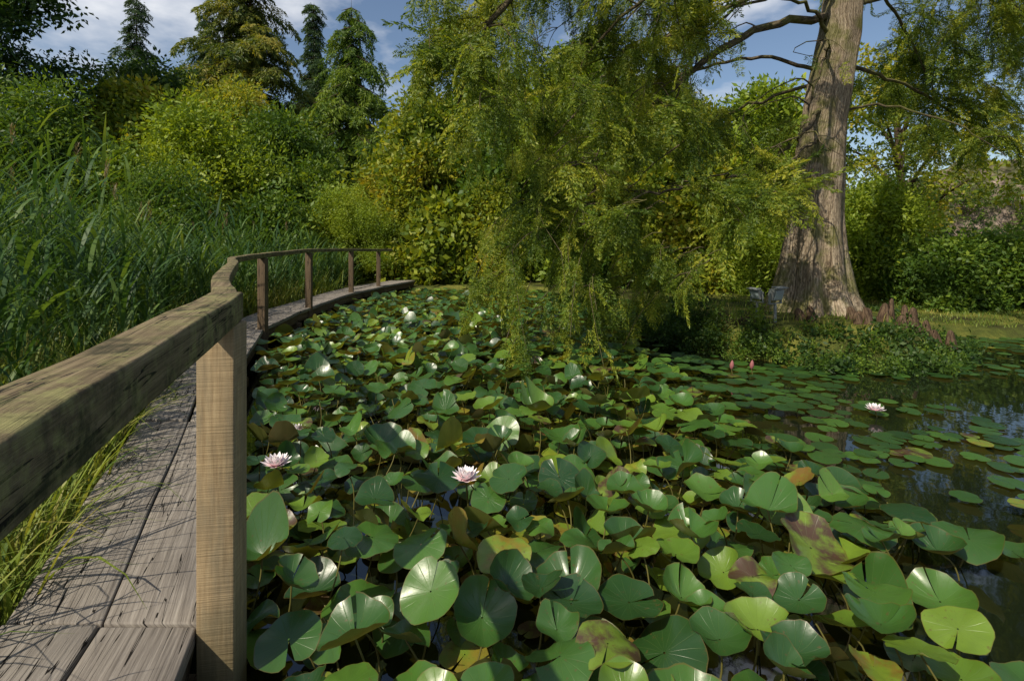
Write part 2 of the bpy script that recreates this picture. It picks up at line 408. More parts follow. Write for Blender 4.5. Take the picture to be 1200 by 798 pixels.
OPEN=[(3.9,4.6,.85),(4.9,5.0,.75),(3.1,4.3,.35),(2.35,2.7,.4),(2.65,3.1,.34),(1.7,1.85,.32),(2.05,2.2,.28),(1.35,2.6,.14),(-.8,2.75,.19),(-1.0,3.1,.14),(5.6,5.4,.6),(3.2,3.4,.35),(6.2,6.4,.7),(1.2,8.2,.9),(2.0,7.0,.6),(-.2,9.5,.6),(2.7,6.4,.5),(.75,2.0,.13),(.1,3.3,.17),(-.4,4.4,.2),(.9,4.3,.22),(.35,1.75,.1),(1.9,4.0,.3)]
for it in range(110000):
    y=1.0+13.5*random.random()**1.3; x=random.uniform(-4,11)
    if abs(x)>y*1.12+.8: continue
    if not inpond(x,y): continue
    if (x+.905)**2+(y-1.6)**2<.015: continue
    if any((x-a)**2+(y-b)**2<c*c for a,b,c in OPEN) and random.random()<.98: continue
    q=raised(x,y)
    if q<.6 and opennoise(x,y)<-.14 and random.random()<.93: continue
    r=random.uniform(.065,.13) if q>.6 else random.uniform(.055,.115)
    if y<2.2 and random.random()<.22: r*=1.3
    if tryadd(x,y,r,.6 if q>.5 else .7):
        z=.012+random.random()*.02+q*random.uniform(.0,.25)
        pads.append((x,y,z,r,q,None))
for it in range(260):
    y=1.1+3.6*random.random(); x=random.uniform(-3,1.6)
    if inpond(x,y) and abs(x)<y*1.1: pads.append((x,y,.008+random.random()*.006,random.uniform(.04,.1),.2,random.uniform(.9,1)))
print('pads',len(pads))
rr=np.array([.03,.35,.7,1.0]); rrn=np.array([.03,.3,.6,.85,1.0])
def pgrid(rr,NA):
    m_=NA+1; Fb=[]
    for i in range(len(rr)-1):
        for k in range(NA): Fb.append((i*m_+k,(i+1)*m_+k,(i+1)*m_+k+1,i*m_+k+1))
    return rr,np.linspace(0,1,NA+1),np.array(Fb)
near_g=pgrid(rrn,30); far_g=pgrid(rr,18)
V=[];UV=[];RD=[];st=Geo(); FF=[]; cnt=0
for (x,y,z,r,q,old) in pads:
    rg_,th0,Fb=near_g if y<5 else far_g
    notch=random.choice((random.uniform(.02,.12),random.uniform(.1,.35))); rot=random.uniform(0,6.28)
    th=notch/2+th0*(2*math.pi-notch)
    R_,T=np.meshgrid(rg_,th,indexing='ij')
    edge=1+.04*np.sin(T*3+random.uniform(0,6))+.02*np.sin(T*7+random.uniform(0,6))
    ne=np.minimum(T-notch/2,2*math.pi-notch/2-T); edge=edge*(1-.12*np.exp(-ne*7))
    if random.random()<.22:
        tc_=random.uniform(.6,5.6); edge=edge*(1-R_**3*random.uniform(.15,.5)*np.exp(-((T-tc_)/random.uniform(.08,.3))**2))
    lx=R_*np.cos(T)*edge; ly=R_*np.sin(T)*edge
    amp=.05+.28*q*random.random()
    cup=random.choice((random.uniform(-.15,.15),random.uniform(.1,.65)))*q
    lz=cup*R_**2+amp*R_**2.5*np.sin(T*random.choice([2,2,3])+random.uniform(0,6))*.85+.04*q*R_**3*np.sin(T*random.choice([6,8,9])+random.uniform(0,6))
    lz=lz+.1*q*np.exp(-ne*4)*R_**2*random.uniform(-.5,1.5)
    if random.random()<.16*q:
        a0=random.uniform(0,6.28); dd=lx*math.cos(a0)+ly*math.sin(a0); lz=lz+np.clip(dd-.1,0,1)*random.uniform(.6,1.6)
    tilt=q*abs(random.gauss(0,.32)); ta=random.uniform(0,6.28)
    if q<.5: tilt=abs(random.gauss(0,.035)); lz=lz*.5
    Mx=Matrix.Rotation(ta,3,'Z')@Matrix.Rotation(tilt,3,'X')@Matrix.Rotation(rot-ta,3,'Z')
    A=np.stack([lx,ly,lz],-1).reshape(-1,3)*r
    A=A@np.array(Mx).T
    zmin=A[:,2].min()
    if z+zmin<.006: z=.006-zmin+random.random()*.006
    V.append(A+np.array([x,y,z])); UV.append(np.stack([(R_*np.cos(T)).ravel(),(R_*np.sin(T)).ravel()],1))
    rv=random.random()*.89
    u=random.random(); ka=.35 if q<.5 else 1
    if old: rv=old
    elif u<.055*ka: rv=random.uniform(.9,.97)
    elif u<.08*ka: rv=1
    elif q<.5: rv=rv*.75
    RD.append(np.full(A.shape[0],rv)); FF.append(Fb+cnt); cnt+=A.shape[0]
    if q>.45 and y<5 and z>.05:
        bx=x+random.uniform(-.12,.12); by=y+random.uniform(-.12,.12)
        tube(st,catmull([(bx,by,-.05),((x+bx)/2+.02,(y+by)/2,z*.5),(x,y,z-.003)],3),[.0035]*7,5)
lily=empty('water_lily_plants')
me=np_mesh('lily_pads',np.vstack(V),np.vstack(FF),m_pad,True,np.concatenate(RD),np.vstack(UV))
link(bpy.data.objects.new('lily_pads',me),lily)
ms=M('lily_stem'); stm=ms.done(ms.bsdf((.12,.11,.03),.5))
st.obj('lily_stems',stm,True,lily)
mf=M('lily_petal'); uv=mf.n('ShaderNodeUVMap'); sx=mf.n('ShaderNodeSeparateXYZ'); mf.l(uv.outputs[0],sx.inputs[0])
cc=mf.ramp(sx.outputs[0],[(0,(.78,.45,.5)),(.45,(.82,.68,.7)),(1,(.85,.82,.82))]); petm=mf.done(mf.bsdf(cc,.5,spec=.3))
mst=M('lily_stamen'); stam=mst.done(mst.bsdf((.7,.42,.03),.6))
mb=M('lily_bud'); budm=mb.done(mb.bsdf((.28,.1,.1),.5))
def petal(g,cx,az,elev,L,W,curl):
    n=7; V=[];U=[];F=[]
    for i in range(n):
        t=i/(n-1); a=elev+curl*t; w=W*math.sin(math.pi*min(.97,t**.8*.9+.08))
        if i==0: r0=.008;z0=0
        else:
            r0+=math.cos(a)*L/(n-1); z0+=math.sin(a)*L/(n-1)
        for s in (-1,0,1):
            lift=.25*w*abs(s)
            p=Vector((r0-math.sin(a)*lift, s*w, z0+math.cos(a)*lift)); p.rotate(Matrix.Rotation(az,3,'Z')); V.append(p+Vector(cx)); U.append((t,s*.5+.5))
    for i in range(n-1):
        for s in range(2): F.append((i*3+s,(i+1)*3+s,(i+1)*3+s+1,i*3+s+1))
    g.add(V,F,uv=np.array(U))
def flower(x,y,z,s):
    e=empty('water_lily_flower'); g=Geo()
    for k,(n,el,L) in enumerate(((9,.12,.085),(9,.5,.08),(8,.9,.068),(6,1.2,.05))):
        for j in range(n): petal(g,(x,y,z),j/n*6.283+k*.35+random.uniform(-.08,.08),el+random.uniform(-.08,.08),L*s,.018*s,.45)
    g.obj('petals',petm,True,e)
    h=Geo()
    for j in range(36):
        a=random.uniform(0,6.28); rr_=random.uniform(.0,.016)*s; p=Vector((x+math.cos(a)*rr_,y+math.sin(a)*rr_,z+.005))
        tube(h,[p,p+Vector((math.cos(a)*.006*s,math.sin(a)*.006*s,.028*s))],[.0018*s,.0015*s],4)
    h.obj('stamens',stam,True,e)
    t=Geo(); tube(t,[(x+.05,y+.02,-.1),(x+.01,y,z*.5),(x,y,z)],[.005]*3,6); t.obj('stem',stm,True,e)
flower(-1.28,2.78,.27,.95); flower(-.235,2.62,.27,.9); flower(3.05,4.3,.06,.9); flower(-2.0,5.3,.2,1.0); flower(-1.45,3.45,.2,.8)
def bud(x,y,z,s=1):
    e=empty('water_lily_bud'); g=Geo()
    tube(g,[(x,y,z),(x,y,z+.015*s),(x+.004,y,z+.04*s),(x+.008,y,z+.07*s),(x+.01,y,z+.09*s)],[.008*s,.018*s,.022*s,.014*s,.002],8); g.obj('bud',budm,True,e)
    t=Geo(); tube(t,[(x+.03,y,-.1),(x,y,z)],[.005]*2,6); t.obj('stem',stm,True,e)
for b in [(2.62,5.6,.08),(2.38,5.55,.09)]: bud(*b,1.1)

# ------------------------------------------------------------ reeds & grass
def blades(base,az,L,W,lean,droop,seg=6):
    n=len(base); t=np.linspace(0,1,seg+1)[None,:]
    ang=(math.pi/2-lean)[:,None]-droop[:,None]*t**1.4
    dl=L[:,None]/seg
    hx=np.concatenate([np.zeros((n,1)),np.cumsum(np.cos(ang[:,:-1])*dl,1)],1); hz=np.concatenate([np.zeros((n,1)),np.cumsum(np.sin(ang[:,:-1])*dl,1)],1)
    c,s=np.cos(az)[:,None],np.sin(az)[:,None]
    C=np.stack([base[:,0:1]+hx*c,base[:,1:2]+hx*s,base[:,2:3]+hz],-1)
    w=W[:,None]*np.minimum(1,(1.02-t)*1.8)*np.minimum(1,.5+t*3)
    off=np.stack([-s*w,c*w,0*w],-1)
    V=np.stack([C-off,C+off],2).reshape(-1,3)
    i=np.arange(n)[:,None]*(seg+1)*2+np.arange(seg)[None,:]*2
    F=np.stack([i,i+1,i+3,i+2],-1).reshape(-1,4)
    return V,F,np.repeat(rng.random(n),(seg+1)*2)
B=[];AZ=[];LL=[];LE=[];DR=[];WW=[]; plume=[]
for i in range(1500):
    y=random.uniform(2.1,13.5); off=.3+random.random()**1.1*5.2; x=float(xl(y))-off
    if x<-y*1.15-.8: continue
    if y<4 and off<.7: continue
    H=random.uniform(1.35,2.35)*(1 if off>1 else .65)*(.75 if y>8 else 1)*(1+.25*mnoise.noise(Vector((x*.8,y*.8,0)))); z0=float(gh(x,y)); a0=random.uniform(0,6.28); ln=random.uniform(0,.25)
    B.append((x,y,z0));AZ.append(a0);LL.append(H);LE.append(ln);DR.append(.15);WW.append(.005)
    if random.random()<.1 and H>1.5: plume.append((x+math.cos(a0)*(ln+.05)*H,y+math.sin(a0)*(ln+.05)*H,z0+H*.95))
    for k in range(random.randint(9,12)):
        h=H*(.15+.85*k/11)
        B.append((x+math.cos(a0)*ln*h,y+math.sin(a0)*ln*h,z0+h*.98)); AZ.append(a0+ (k%2)*math.pi+random.uniform(-.7,.7)+.6); LL.append(random.uniform(.35,.75)); LE.append(random.uniform(.3,.8)); DR.append(random.uniform(.6,2.1)); WW.append(random.uniform(.008,.016))
reed=empty('reed_bed')
V,F,R=blades(np.array(B),np.array(AZ),np.array(LL),np.array(WW),np.array(LE),np.array(DR))
link(bpy.data.objects.new('reeds',np_mesh('reeds',V,F,m_reed,False,R)),reed)
mpl=leafmat('reed_plume',[(.12,.09,.05),(.22,.17,.1),(.3,.25,.16)])
PB=[]
for p in plume:
    for k in range(26): PB.append((p[0]+random.gauss(0,.01),p[1]+random.gauss(0,.01),p[2]+k*.008))
n=len(PB); V,F,R=blades(np.array(PB),rng.uniform(0,6.28,n),rng.uniform(.05,.12,n),np.full(n,.004),rng.uniform(.1,.5,n),rng.uniform(.4,1.2,n),3)
link(bpy.data.objects.new('plumes',np_mesh('plumes',V,F,mpl,False,R)),reed)
def grass(name,pts,Lr,Wr,dr=(.5,1.8),mat=m_grass,parent=None):
    n=len(pts); P=np.array(pts)
    V,F,R=blades(P,rng.uniform(0,6.28,n),rng.uniform(*Lr,n),rng.uniform(*Wr,n),rng.uniform(0,.5,n),rng.uniform(*dr,n),6)
    return link(bpy.data.objects.new(name,np_mesh(name,V,F,mat,False,R)),parent)
pts=[]
tus=[(random.uniform(.6,12),random.uniform(.1,1.5)) for _ in range(110)]+[(y,.08) for y in (1.75,2.15,2.6,3.1,3.9,4.9)]
for i in range(6500):
    if i%4:
        ty,to=random.choice(tus); y=ty+random.gauss(0,.06); off=max(.03,to+random.gauss(0,.05))
    else: y=.5+12.5*random.random()**1.3; off=.05+random.random()**1.6*1.5
    x=float(xl(y))-off
    if x<-y*1.1-.5: continue
    pts.append((x,y,float(gh(x,y))-.02))
grass('tall_grass',pts,(.25,.9),(.003,.0075),(.5,2.5))
pts=[]
for i in range(9000):
    x=random.uniform(5.5,13); y=random.uniform(7.2,11)
    if y<shore(x): continue
    pts.append((x,y,float(gh(x,y))-.01))
grass('lawn_grass',pts,(.04,.12),(.003,.006))

# ------------------------------------------------------------ trees
def reuler(n): return rng.uniform(0,6.28,(n,3))
def broad_tree(name,x,y,h,r,mat,kind='broad',base=.25,nl=22,per=16,sc=(1.0,1.6),seed=0,trunk=None,spread=.36):
    rs=random.Random(seed*31+5); z0=float(gh(x,y))-.1; e=empty(name); g=Geo(); tr=trunk or .03*h
    top=Vector((x+rs.uniform(-.3,.3),y,z0+h*.86))
    tp=catmull([(x,y,z0),(x+rs.uniform(-.2,.2),y,z0+h*.35),tuple(top)],5); tube(g,tp,[tr*(1-.85*i/10) for i in range(11)],8)
    P=[]
    for k in range(nl):
        u=(k+.5)/nl; zz=base+(1-base)*u**.9; a=k*2.4+rs.uniform(-.4,.4)
        s=math.sin(math.pi*min(1,((zz-base)/(1-base))*.86+.16))**.7
        rad=r*s*rs.uniform(.5,1.1); c=Vector((x+math.cos(a)*rad*.8,y+math.sin(a)*rad*.8,z0+h*zz-h*.06+rs.uniform(-.25,.35)))
        st_=Vector((x,y,z0+h*max(.12,zz-.25))); tube(g,catmull([st_,st_.lerp(c,.5)+Vector((0,0,.2)),c],3),[tr*.35*(1-i/7.5) for i in range(7)],5)
        lr=r*spread*rs.uniform(.6,1.2)
        for q in range(per):
            d=rng.normal(size=3); d/=np.linalg.norm(d); rr_=lr*rng.random()**.4*rs.uniform(.9,1.3); P.append([c.x+d[0]*rr_,c.y+d[1]*rr_,c.z+d[2]*rr_*.65])
    P=np.array(P); P=P[P[:,2]>z0+.1]
    g.obj('trunk',m_bark2,True,e); scatter('foliage',P,reuler(len(P)),rng.uniform(*sc,len(P)),kind,mat,e); return e
def conifer(name,x,y,h,r,mat,base=.12,step=.42,droop=.35,seed=0,sc=(.9,1.4),shape=1.0):
    rs=random.Random(seed); z0=float(gh(x,y))-.1; e=empty(name); g=Geo()
    tube(g,[(x,y,z0+h*i/10) for i in range(11)],[.014*h*(1-i/10.2) for i in range(11)],8); P=[];R=[];Sx=[]
    z=h*base
    while z<h*.995:
        u=(z/h-base)/(1-base); L=r*((1-u)**shape)*rs.uniform(.65,1.15)+.22; nb=7 if u<.7 else 6
        for k in range(nb):
            a=rs.uniform(0,6.28); Lb=L*rs.uniform(.6,1.2); d=Vector((math.cos(a),math.sin(a),0)); s=.12
            tube(g,[Vector((x,y,z0+z)),Vector((x,y,z0+z-droop*Lb*.35))+d*Lb*.5,Vector((x,y,z0+z-droop*Lb*.7))+d*Lb],[.03,.02,.006],4)
            while s<Lb:
                for j in (-1,1):
                    P.append((x+d.x*s,y+d.y*s,z0+z-droop*s*.7)); R.append((rs.uniform(-.4,.4),rs.uniform(.1,.6)+droop*.5,a+j*rs.uniform(.2,.9))); Sx.append(rs.uniform(*sc)*(.5+.5*min(1,Lb/2)))
                s+=.5
        z+=step*rs.uniform(.8,1.2)
    g.obj('trunk',m_bark2,True,e); scatter('foliage',P,R,Sx,'needle',mat,e); return e

broad_tree('dark_broadleaf_tree',-17.6,15,14,4.8,m_dark,base=.1,nl=40,per=17,seed=1)
broad_tree('dark_broadleaf_tree',-14.5,21,8.0,3.6,m_dark,base=.1,nl=28,per=15,seed=2)
conifer('spruce_tree',-17.6,24,12.6,2.3,m_blue,seed=3,sc=(.7,1.1))
conifer('spruce_tree',-12.8,25,17.6,4.6,m_con,seed=4,step=.52,shape=1.0,sc=(.8,1.2))
conifer('spruce_tree',-11.6,30,15.0,2.2,m_blue,seed=5)
conifer('spruce_tree',-19,32,15.5,3.2,m_blue,seed=15,step=.5)
conifer('cypress_tree',-6.9,22,11.6,2.8,m_mid,seed=6,step=.36,droop=.8,shape=.6,sc=(.7,1.1))
broad_tree('broadleaf_tree',-13.3,18,6.8,2.6,m_yel,seed=7)
broad_tree('broadleaf_tree',-10.2,19,7.0,2.6,m_yel,seed=8,kind='fine')
broad_tree('willow_shrub',-9.0,14.5,5.0,2.1,m_lime,kind='fine',base=.1,seed=9)
broad_tree('willow_shrub',-11.5,12.5,4.4,2.2,m_mid,kind='fine',base=.05,seed=10)
broad_tree('willow_shrub',-8.0,17.5,5.6,2.0,m_mid,kind='fine',base=.1,seed=11)
broad_tree('golden_shrub',-4.95,15.6,2.75,1.5,m_lime,kind='tiny',base=.05,nl=22,per=14,sc=(.7,1.1),seed=12,spread=.4)
broad_tree('broadleaf_tree',-3.2,18.5,6.2,2.4,m_yel,base=.08,seed=13,nl=26)
broad_tree('broadleaf_tree',-.8,19,7.8,2.7,m_mid,base=.08,seed=14,nl=26)
broad_tree('broadleaf_tree',2.2,18,7.6,3.0,m_lime,base=.08,seed=16,nl=26)
broad_tree('broadleaf_tree',5.2,19,7.2,3.0,m_yel,base=.08,seed=17,nl=26)
broad_tree('broadleaf_tree',8.4,17,6.2,2.6,m_lime,base=.08,seed=18,nl=22)
broad_tree('young_ash_tree',10.6,14,6.8,2.1,m_yel,base=.3,seed=19,nl=14,per=7,sc=(.7,1.1),spread=.45)
broad_tree('broadleaf_shrub',8.3,11.6,2.5,1.3,m_lime,kind='fine',base=.02,seed=20,sc=(.7,1.1))
broad_tree('broadleaf_shrub',6.6,12.6,3.0,1.5,m_lime,kind='fine',base=.02,seed=21,sc=(.7,1.1))
broad_tree('broadleaf_shrub',4.6,14.4,3.6,1.8,m_yel,base=.02,seed=22)
for k,(x,y,h,r,mt,kd) in enumerate([(-2.2,16,2.4,1.3,m_yel,'large'),(-.6,16.1,2.9,1.4,m_yel,'broad'),(1.3,16.4,2.6,1.5,m_lime,'large'),(2.9,15,2.4,1.3,m_mid,'broad'),(-6.6,13.8,2.2,1.2,m_mid,'broad'),(-8,12,2.6,1.5,m_mid,'fine'),(-3.6,16.8,3.2,1.2,m_yel,'broad'),(-6.3,16.5,3.6,1.5,m_mid,'broad')]):
    broad_tree('bank_shrub',x,y,h,r,mt,kind=kd,base=.02,seed=30+k,nl=16,per=12,sc=(.7,1.15),spread=.45)
# unseen tree added behind the viewpoint to throw dappled shade on near pads
broad_tree('added_shade_tree',1.0,-4.6,8.6,3.0,m_mid,base=.42,seed=50,nl=15,per=6,sc=(.8,1.2),trunk=.12,spread=.4)
P=[]
for x in np.arange(-55,60,1.15):
    hh=np.interp(x,[-55,-20,-5,12,18,30,60],[10,9,7.5,6.5,4.0,4.0,5.5])+1.6*mnoise.noise(Vector((x*.3,0,0)))
    for z in np.arange(.5,hh,.95):
        for q in range(2): P.append((x+random.uniform(-.8,.8),35+abs(x)*.1+random.uniform(-2,2),z+random.uniform(-.5,.5)))
P=np.array(P); scatter('distant_trees',P,reuler(len(P)),rng.uniform(1.8,2.8,len(P)),'broad',m_mid)
P=[]
for i in range(900):
    x=random.uniform(7.9,17); y=random.uniform(9.4,10.9); z=random.uniform(.1,1.0)*1.45
    if random.random()<.5: y=9.4+random.random()*.25
    P.append((x,y,z))
P=np.array(P); hedge=empty('hedge'); scatter('hedge_leaves',P,reuler(len(P)),rng.uniform(.5,.8,len(P)),'broad',m_mid,hedge)
hg=Geo()
for i in range(14):
    x=8.2+i*.65; tube(hg,[(x,10.1,0),(x+.1,10.1,.7),(x,10.1,1.35)],[.03,.02,.01],5)
hg.obj('hedge_stems',m_bark2,True,hedge)
msn=M('rubble_stone'); g=msn.n('ShaderNodeNewGeometry'); vo=msn.n('ShaderNodeTexVoronoi'); vo.inputs['Scale'].default_value=3.4; msn.l(msn.mapping(g.outputs['Position'],(.7,1,1.4)),vo.inputs['Vector'])
nn=msn.noise(6,g.outputs['Position'],6); c=msn.mix(.5,msn.ramp(nn,[(.3,(.12,.09,.07)),(.6,(.38,.29,.23))]),msn.ramp(vo.outputs['Distance'],[(.2,(.38,.3,.25)),(.6,(.08,.06,.045))]))
c=msn.mix(msn.ramp(msn.noise(.8,g.outputs['Position'],5),[(.48,(0,0,0)),(.58,(.75,.75,.75))]),c,(.08,.1,.03))
stone=msn.done(msn.bsdf(c,.95,vo.outputs['Distance'],.8,.1,.1))
wg=Geo(); NX=90; NZ=14; xs=np.linspace(14.5,32,NX)
tops=[3.3+1.4*sm((x-15)/5)+.35*mnoise.noise(Vector((x*1.1,1,0)))+.25*mnoise.noise(Vector((x*4,1,0))) for x in xs]
for sy,yy in ((0,21.0),(1,22.0)):
    V=[]
    for i,x in enumerate(xs):
        for j in range(NZ):
            z=tops[i]*j/(NZ-1)+.1; V.append((x,yy+.12*mnoise.noise(Vector((x*2,z*2,yy)))*2+(1-2*sy)*.4*z/5,z))
    F=[(i*NZ+j,(i+1)*NZ+j,(i+1)*NZ+j+1,i*NZ+j+1) for i in range(NX-1) for j in range(NZ-1)]; wg.add(V,F)
V=[]
for i,x in enumerate(xs):
    V+= [tuple(wg.v[0][i*NZ+NZ-1]),tuple(wg.v[1][i*NZ+NZ-1])]
wg.add(V,[(i*2,i*2+1,i*2+3,i*2+2) for i in range(NX-1)])
wg.obj('ruined_stone_wall',stone)
P=[]
for i in range(120): 
    x=random.uniform(14.5,30); P.append((x,20.7+random.random()*.4,random.random()**.6*3.9))
P=np.array(P); scatter('wall_creeper',P,reuler(len(P)),rng.uniform(.5,.9,len(P)),'broad',m_mid)

# ------------------------------------------------------------ bald cypress
bc=empty('bald_cypress_tree'); tg=Geo()
tp=catmull([(4.6,7.9,.1),(4.63,7.9,.9),(4.68,7.9,2),(4.8,7.9,3.2),(5.0,7.9,4.4),(5.12,7.9,5.2),(5.4,7.9,8),(5.8,7.9,14)],8)
tr=[]
for p in tp:
    z=p.z; tr.append(float(np.interp(z,[.1,.35,.7,1.2,1.9,3.2,5.2,8,14],[.82,.63,.5,.42,.365,.31,.265,.2,.05])))
def fl(i,th,p):
    k=math.exp(-max(0,p.z-.1)/1.2); a=.2*k+.035
    return 1+a*math.sin(th*7+.6*math.sin(p.z*.8))+.5*a*math.sin(th*12+p.z*.5+1)+.05*mnoise.noise(Vector((math.cos(th)*3,math.sin(th)*3,p.z*2)))
tube(tg,tp,tr,56,fl); tg.obj('trunk',m_bark,True,bc)
bg=Geo(); SP=[];SR=[];SS=[]
def addspray(p,az,pitch,s): SP.append(tuple(p));SR.append((random.uniform(-.8,.8),pitch,az));SS.append(s)
def sub(p,az,L,r0,dens=.15,k=.38,up=.25,lv=0,ss=(.55,1.15)):
    pts=[];n=9; wob=random.uniform(-.6,.6)
    for i in range(n):
        s=L*i/(n-1); a=az+wob*i/n
        q=Vector((p.x+math.cos(a)*s*.78,p.y+math.sin(a)*s*.78,p.z+up*s-k*s*s+random.uniform(-.02,.02)))
        if q.z<.22: break
        pts.append(q)
    if len(pts)<3: return
    tube(bg,pts,[max(.004,r0*(1-i/n)) for i in range(len(pts))],4)
    for i in range(2,len(pts)):
        seg=(pts[i]-pts[i-1]).length; m=max(1,int(seg/dens+random.random())) if random.random()<.8 else 0
        d=pts[i]-pts[i-1]; dz=math.atan2(-d.z,math.hypot(d.x,d.y))
        for j in range(m):
            q=pts[i-1].lerp(pts[i],random.random()); addspray(q,az+random.choice((-1,1))*random.uniform(.2,1.3),min(1.4,dz+random.uniform(-.3,.6)),random.uniform(*ss))
    addspray(pts[-1],az,1.0,ss[0])
    if lv==0:
        for _ in range(3):
            q=random.choice(pts[2:-1] or pts); sub(q,az+random.choice((-1,1))*random.uniform(.5,1.2),L*.55,r0*.5,dens,k*1.5,0,1,ss)
limbs=[
 ([(4.9,7.9,4.9),(3.6,7.4,4.55),(2.6,7,3.9),(1.7,6.5,3.1),(1.05,6.2,2.45),(.95,6,1.9)],.065,6,.55,(.5,1.0),.7),
 ([(4.7,7.8,3.5),(4,7.2,2.9),(3.2,6.7,2.4),(2.3,6.3,2.15),(1.5,6,2.0),(.7,5.8,1.6)],.035,6,.5,(.5,.9),.7),
 ([(5,7.9,6),(3.2,7,5.9),(1.5,6.3,5.4),(.3,6,4.7),(-.35,5.9,3.8),(-.6,5.8,3.0)],.08,12,.35,(.7,1.4),1.1),
 ([(5,7.9,6.6),(3.5,8.6,6.9),(1,9.2,6.4),(-.5,9.2,5.5),(-1.0,9.2,4.8)],.07,9,.4,(.8,1.5),1.0),
 ([(5,7.9,5),(6.2,7.5,5.2),(7.5,7,4.8),(8.5,6.6,4)],.045,9,.3,(.7,1.4),.9),
 ([(4.95,7.9,4.2),(6,8.4,4.2),(7.4,8.8,3.8),(9,9,3.0)],.04,8,.3,(.6,1.2),.7),
 ([(4.9,7.9,6.4),(4.2,7.2,6.3),(3.2,6.6,5.8),(2.2,6.2,5.2),(1.5,6.1,4.5)],.05,9,.35,(.6,1.3),1),
 ([(5,7.9,5.6),(3.8,8.4,5.4),(2.4,8.8,4.8),(1.2,8.9,3.8),(.4,8.8,2.8)],.055,9,.3,(.7,1.3),.9),
 ([(4.75,8,3.9),(3.6,8.6,3.6),(2.6,8.9,2.9),(1.9,8.9,2.2)],.03,7,.3,(.6,1.1),.9),
 ([(5.1,7.9,7.2),(6.4,8.6,7.2),(8,9.2,6.4),(9.6,9.5,5.2)],.07,11,.3,(.7,1.5),.9),
 ([(5.1,7.9,7.0),(6.6,8.2,6.6),(8.0,8.4,5.6),(9.0,8.4,4.4)],.05,10,.3,(.7,1.5),.8),
 ([(5.1,7.9,5.9),(6.3,8.8,5.8),(7.4,9.4,5.0),(8.2,9.8,4.0)],.04,9,.3,(.7,1.4),.8),
 ([(5.1,7.9,7.4),(4.2,9,7.4),(3,10,6.6),(2,10.6,5.6)],.06,7,.35,(.8,1.5),1),
 ([(5.1,7.9,7),(6,6.8,7),(7,6.0,6.4),(7.8,5.6,5.4)],.06,8,.35,(.7,1.3),.9),
 ([(4.7,7.8,3.0),(4.0,7.0,2.75),(3.3,6.3,2.3),(2.7,5.9,1.7)],.025,4,.5,(.3,.7),.7),
 ([(4.8,7.9,3.4),(5.5,7.7,3.5),(6.3,7.4,3.2),(6.9,7.2,2.7)],.025,3,.6,(.4,.8),.6),
 ([(4.9,7.9,4.6),(4.1,7.3,4.9),(3.0,6.9,4.6),(2.2,6.6,3.6),(2.0,6.5,2.6)],.03,3,.5,(.4,.8),.6),
 ([(4.9,7.9,4.5),(4.4,7.2,4.0),(3.9,6.9,3.0),(3.7,6.8,2.2)],.025,2,.4,(.3,.6),.5),
 ([(4.8,7.9,4.1),(4.0,8.2,4.4),(2.8,8.4,4.2),(1.6,8.3,3.2),(1.2,8.3,2.4)],.035,5,.4,(.5,1.0),.7),
 ([(5,7.9,5.4),(4,7.0,5.9),(2.6,6.6,5.2),(1.2,6.4,4.1),(.5,6.3,2.9)],.045,6,.45,(.5,1.1),.7),
 ([(5,7.9,5.2),(3.9,7.5,5.3),(2.9,7.2,4.9),(1.9,7.0,4.3),(1.3,6.9,3.5)],.03,4,.45,(.4,.9),.6),
]
CV=[]
for P_,r0,ns_,t0,(l0,l1),dd in limbs:
    C=catmull(P_,7); C=[c+Vector([random.uniform(-.035,.035) for _ in range(3)]) for c in C]; n=len(C); tube(bg,C,[r0*(1-.8*i/n) for i in range(n)],7); CV.append(C)
    for k in range(ns_):
        t=t0+(1-t0)*(k+random.random())/ns_; i=min(n-2,int(t*(n-1))); p=C[i].lerp(C[i+1],random.random()); d=C[i+1]-C[i]
        az=math.atan2(d.y,d.x)+random.choice((-1,1))*random.uniform(.1,1.6)
        sub(p,az,random.uniform(l0,l1),r0*.15+.004,dens=.125/dd**.5,k=random.uniform(.3,.8))
# bare arching twigs on the shaded underside of the limbs
for k in range(46):
    C=random.choice(CV[:3]+CV[6:8]+CV[16:21]); i=random.randint(5,len(C)-4); p=C[i]; d=(C[i+1]-C[i]); a=math.atan2(d.y,d.x)+random.uniform(-.8,.8); L=random.uniform(.7,1.8); dr=random.uniform(.5,1.1)
    q=[Vector((p.x+math.cos(a+.3*math.sin(j*.8))*L*j/10*.8,p.y+math.sin(a+.3*math.sin(j*.7))*L*j/10*.8,p.z+.35*L*j/10-dr*L*(j/10)**2+random.uniform(-.015,.015))) for j in range(11)]
    tube(bg,q,[.013*(1-j/12) for j in range(11)],5)
    for _ in range(2):
        s=random.randint(3,8); b=a+random.choice((-1,1))*random.uniform(.5,1.1)
        tube(bg,[q[s]+Vector((math.cos(b)*.1*j,math.sin(b)*.1*j,-.02*j*j)) for j in range(5)],[.006,.005,.004,.003,.002],4)
    addspray(q[-1],a,1.0,.6); addspray(q[-3],a+1,.8,.5)
for k in range(14):
    x=random.uniform(-.8,2.0); y=random.uniform(6.0,8.6); p=Vector((x,y,random.uniform(4.2,5.4)-abs(x-1)*.1)); q=[p]; L=random.uniform(1.3,2.6); a=random.uniform(0,6.28)
    for j in range(1,12): q.append(Vector((p.x+math.cos(a)*.45*(j/11)**.6+random.uniform(-.02,.02),p.y+math.sin(a)*.45*(j/11)**.6,p.z-L*j/11)))
    tube(bg,q,[.008*(1-j/14) for j in range(12)],4)
    for j in range(2,12):
        for _ in range(2): addspray(q[j],random.uniform(0,6.28),random.uniform(.7,1.4),random.uniform(.4,.8))
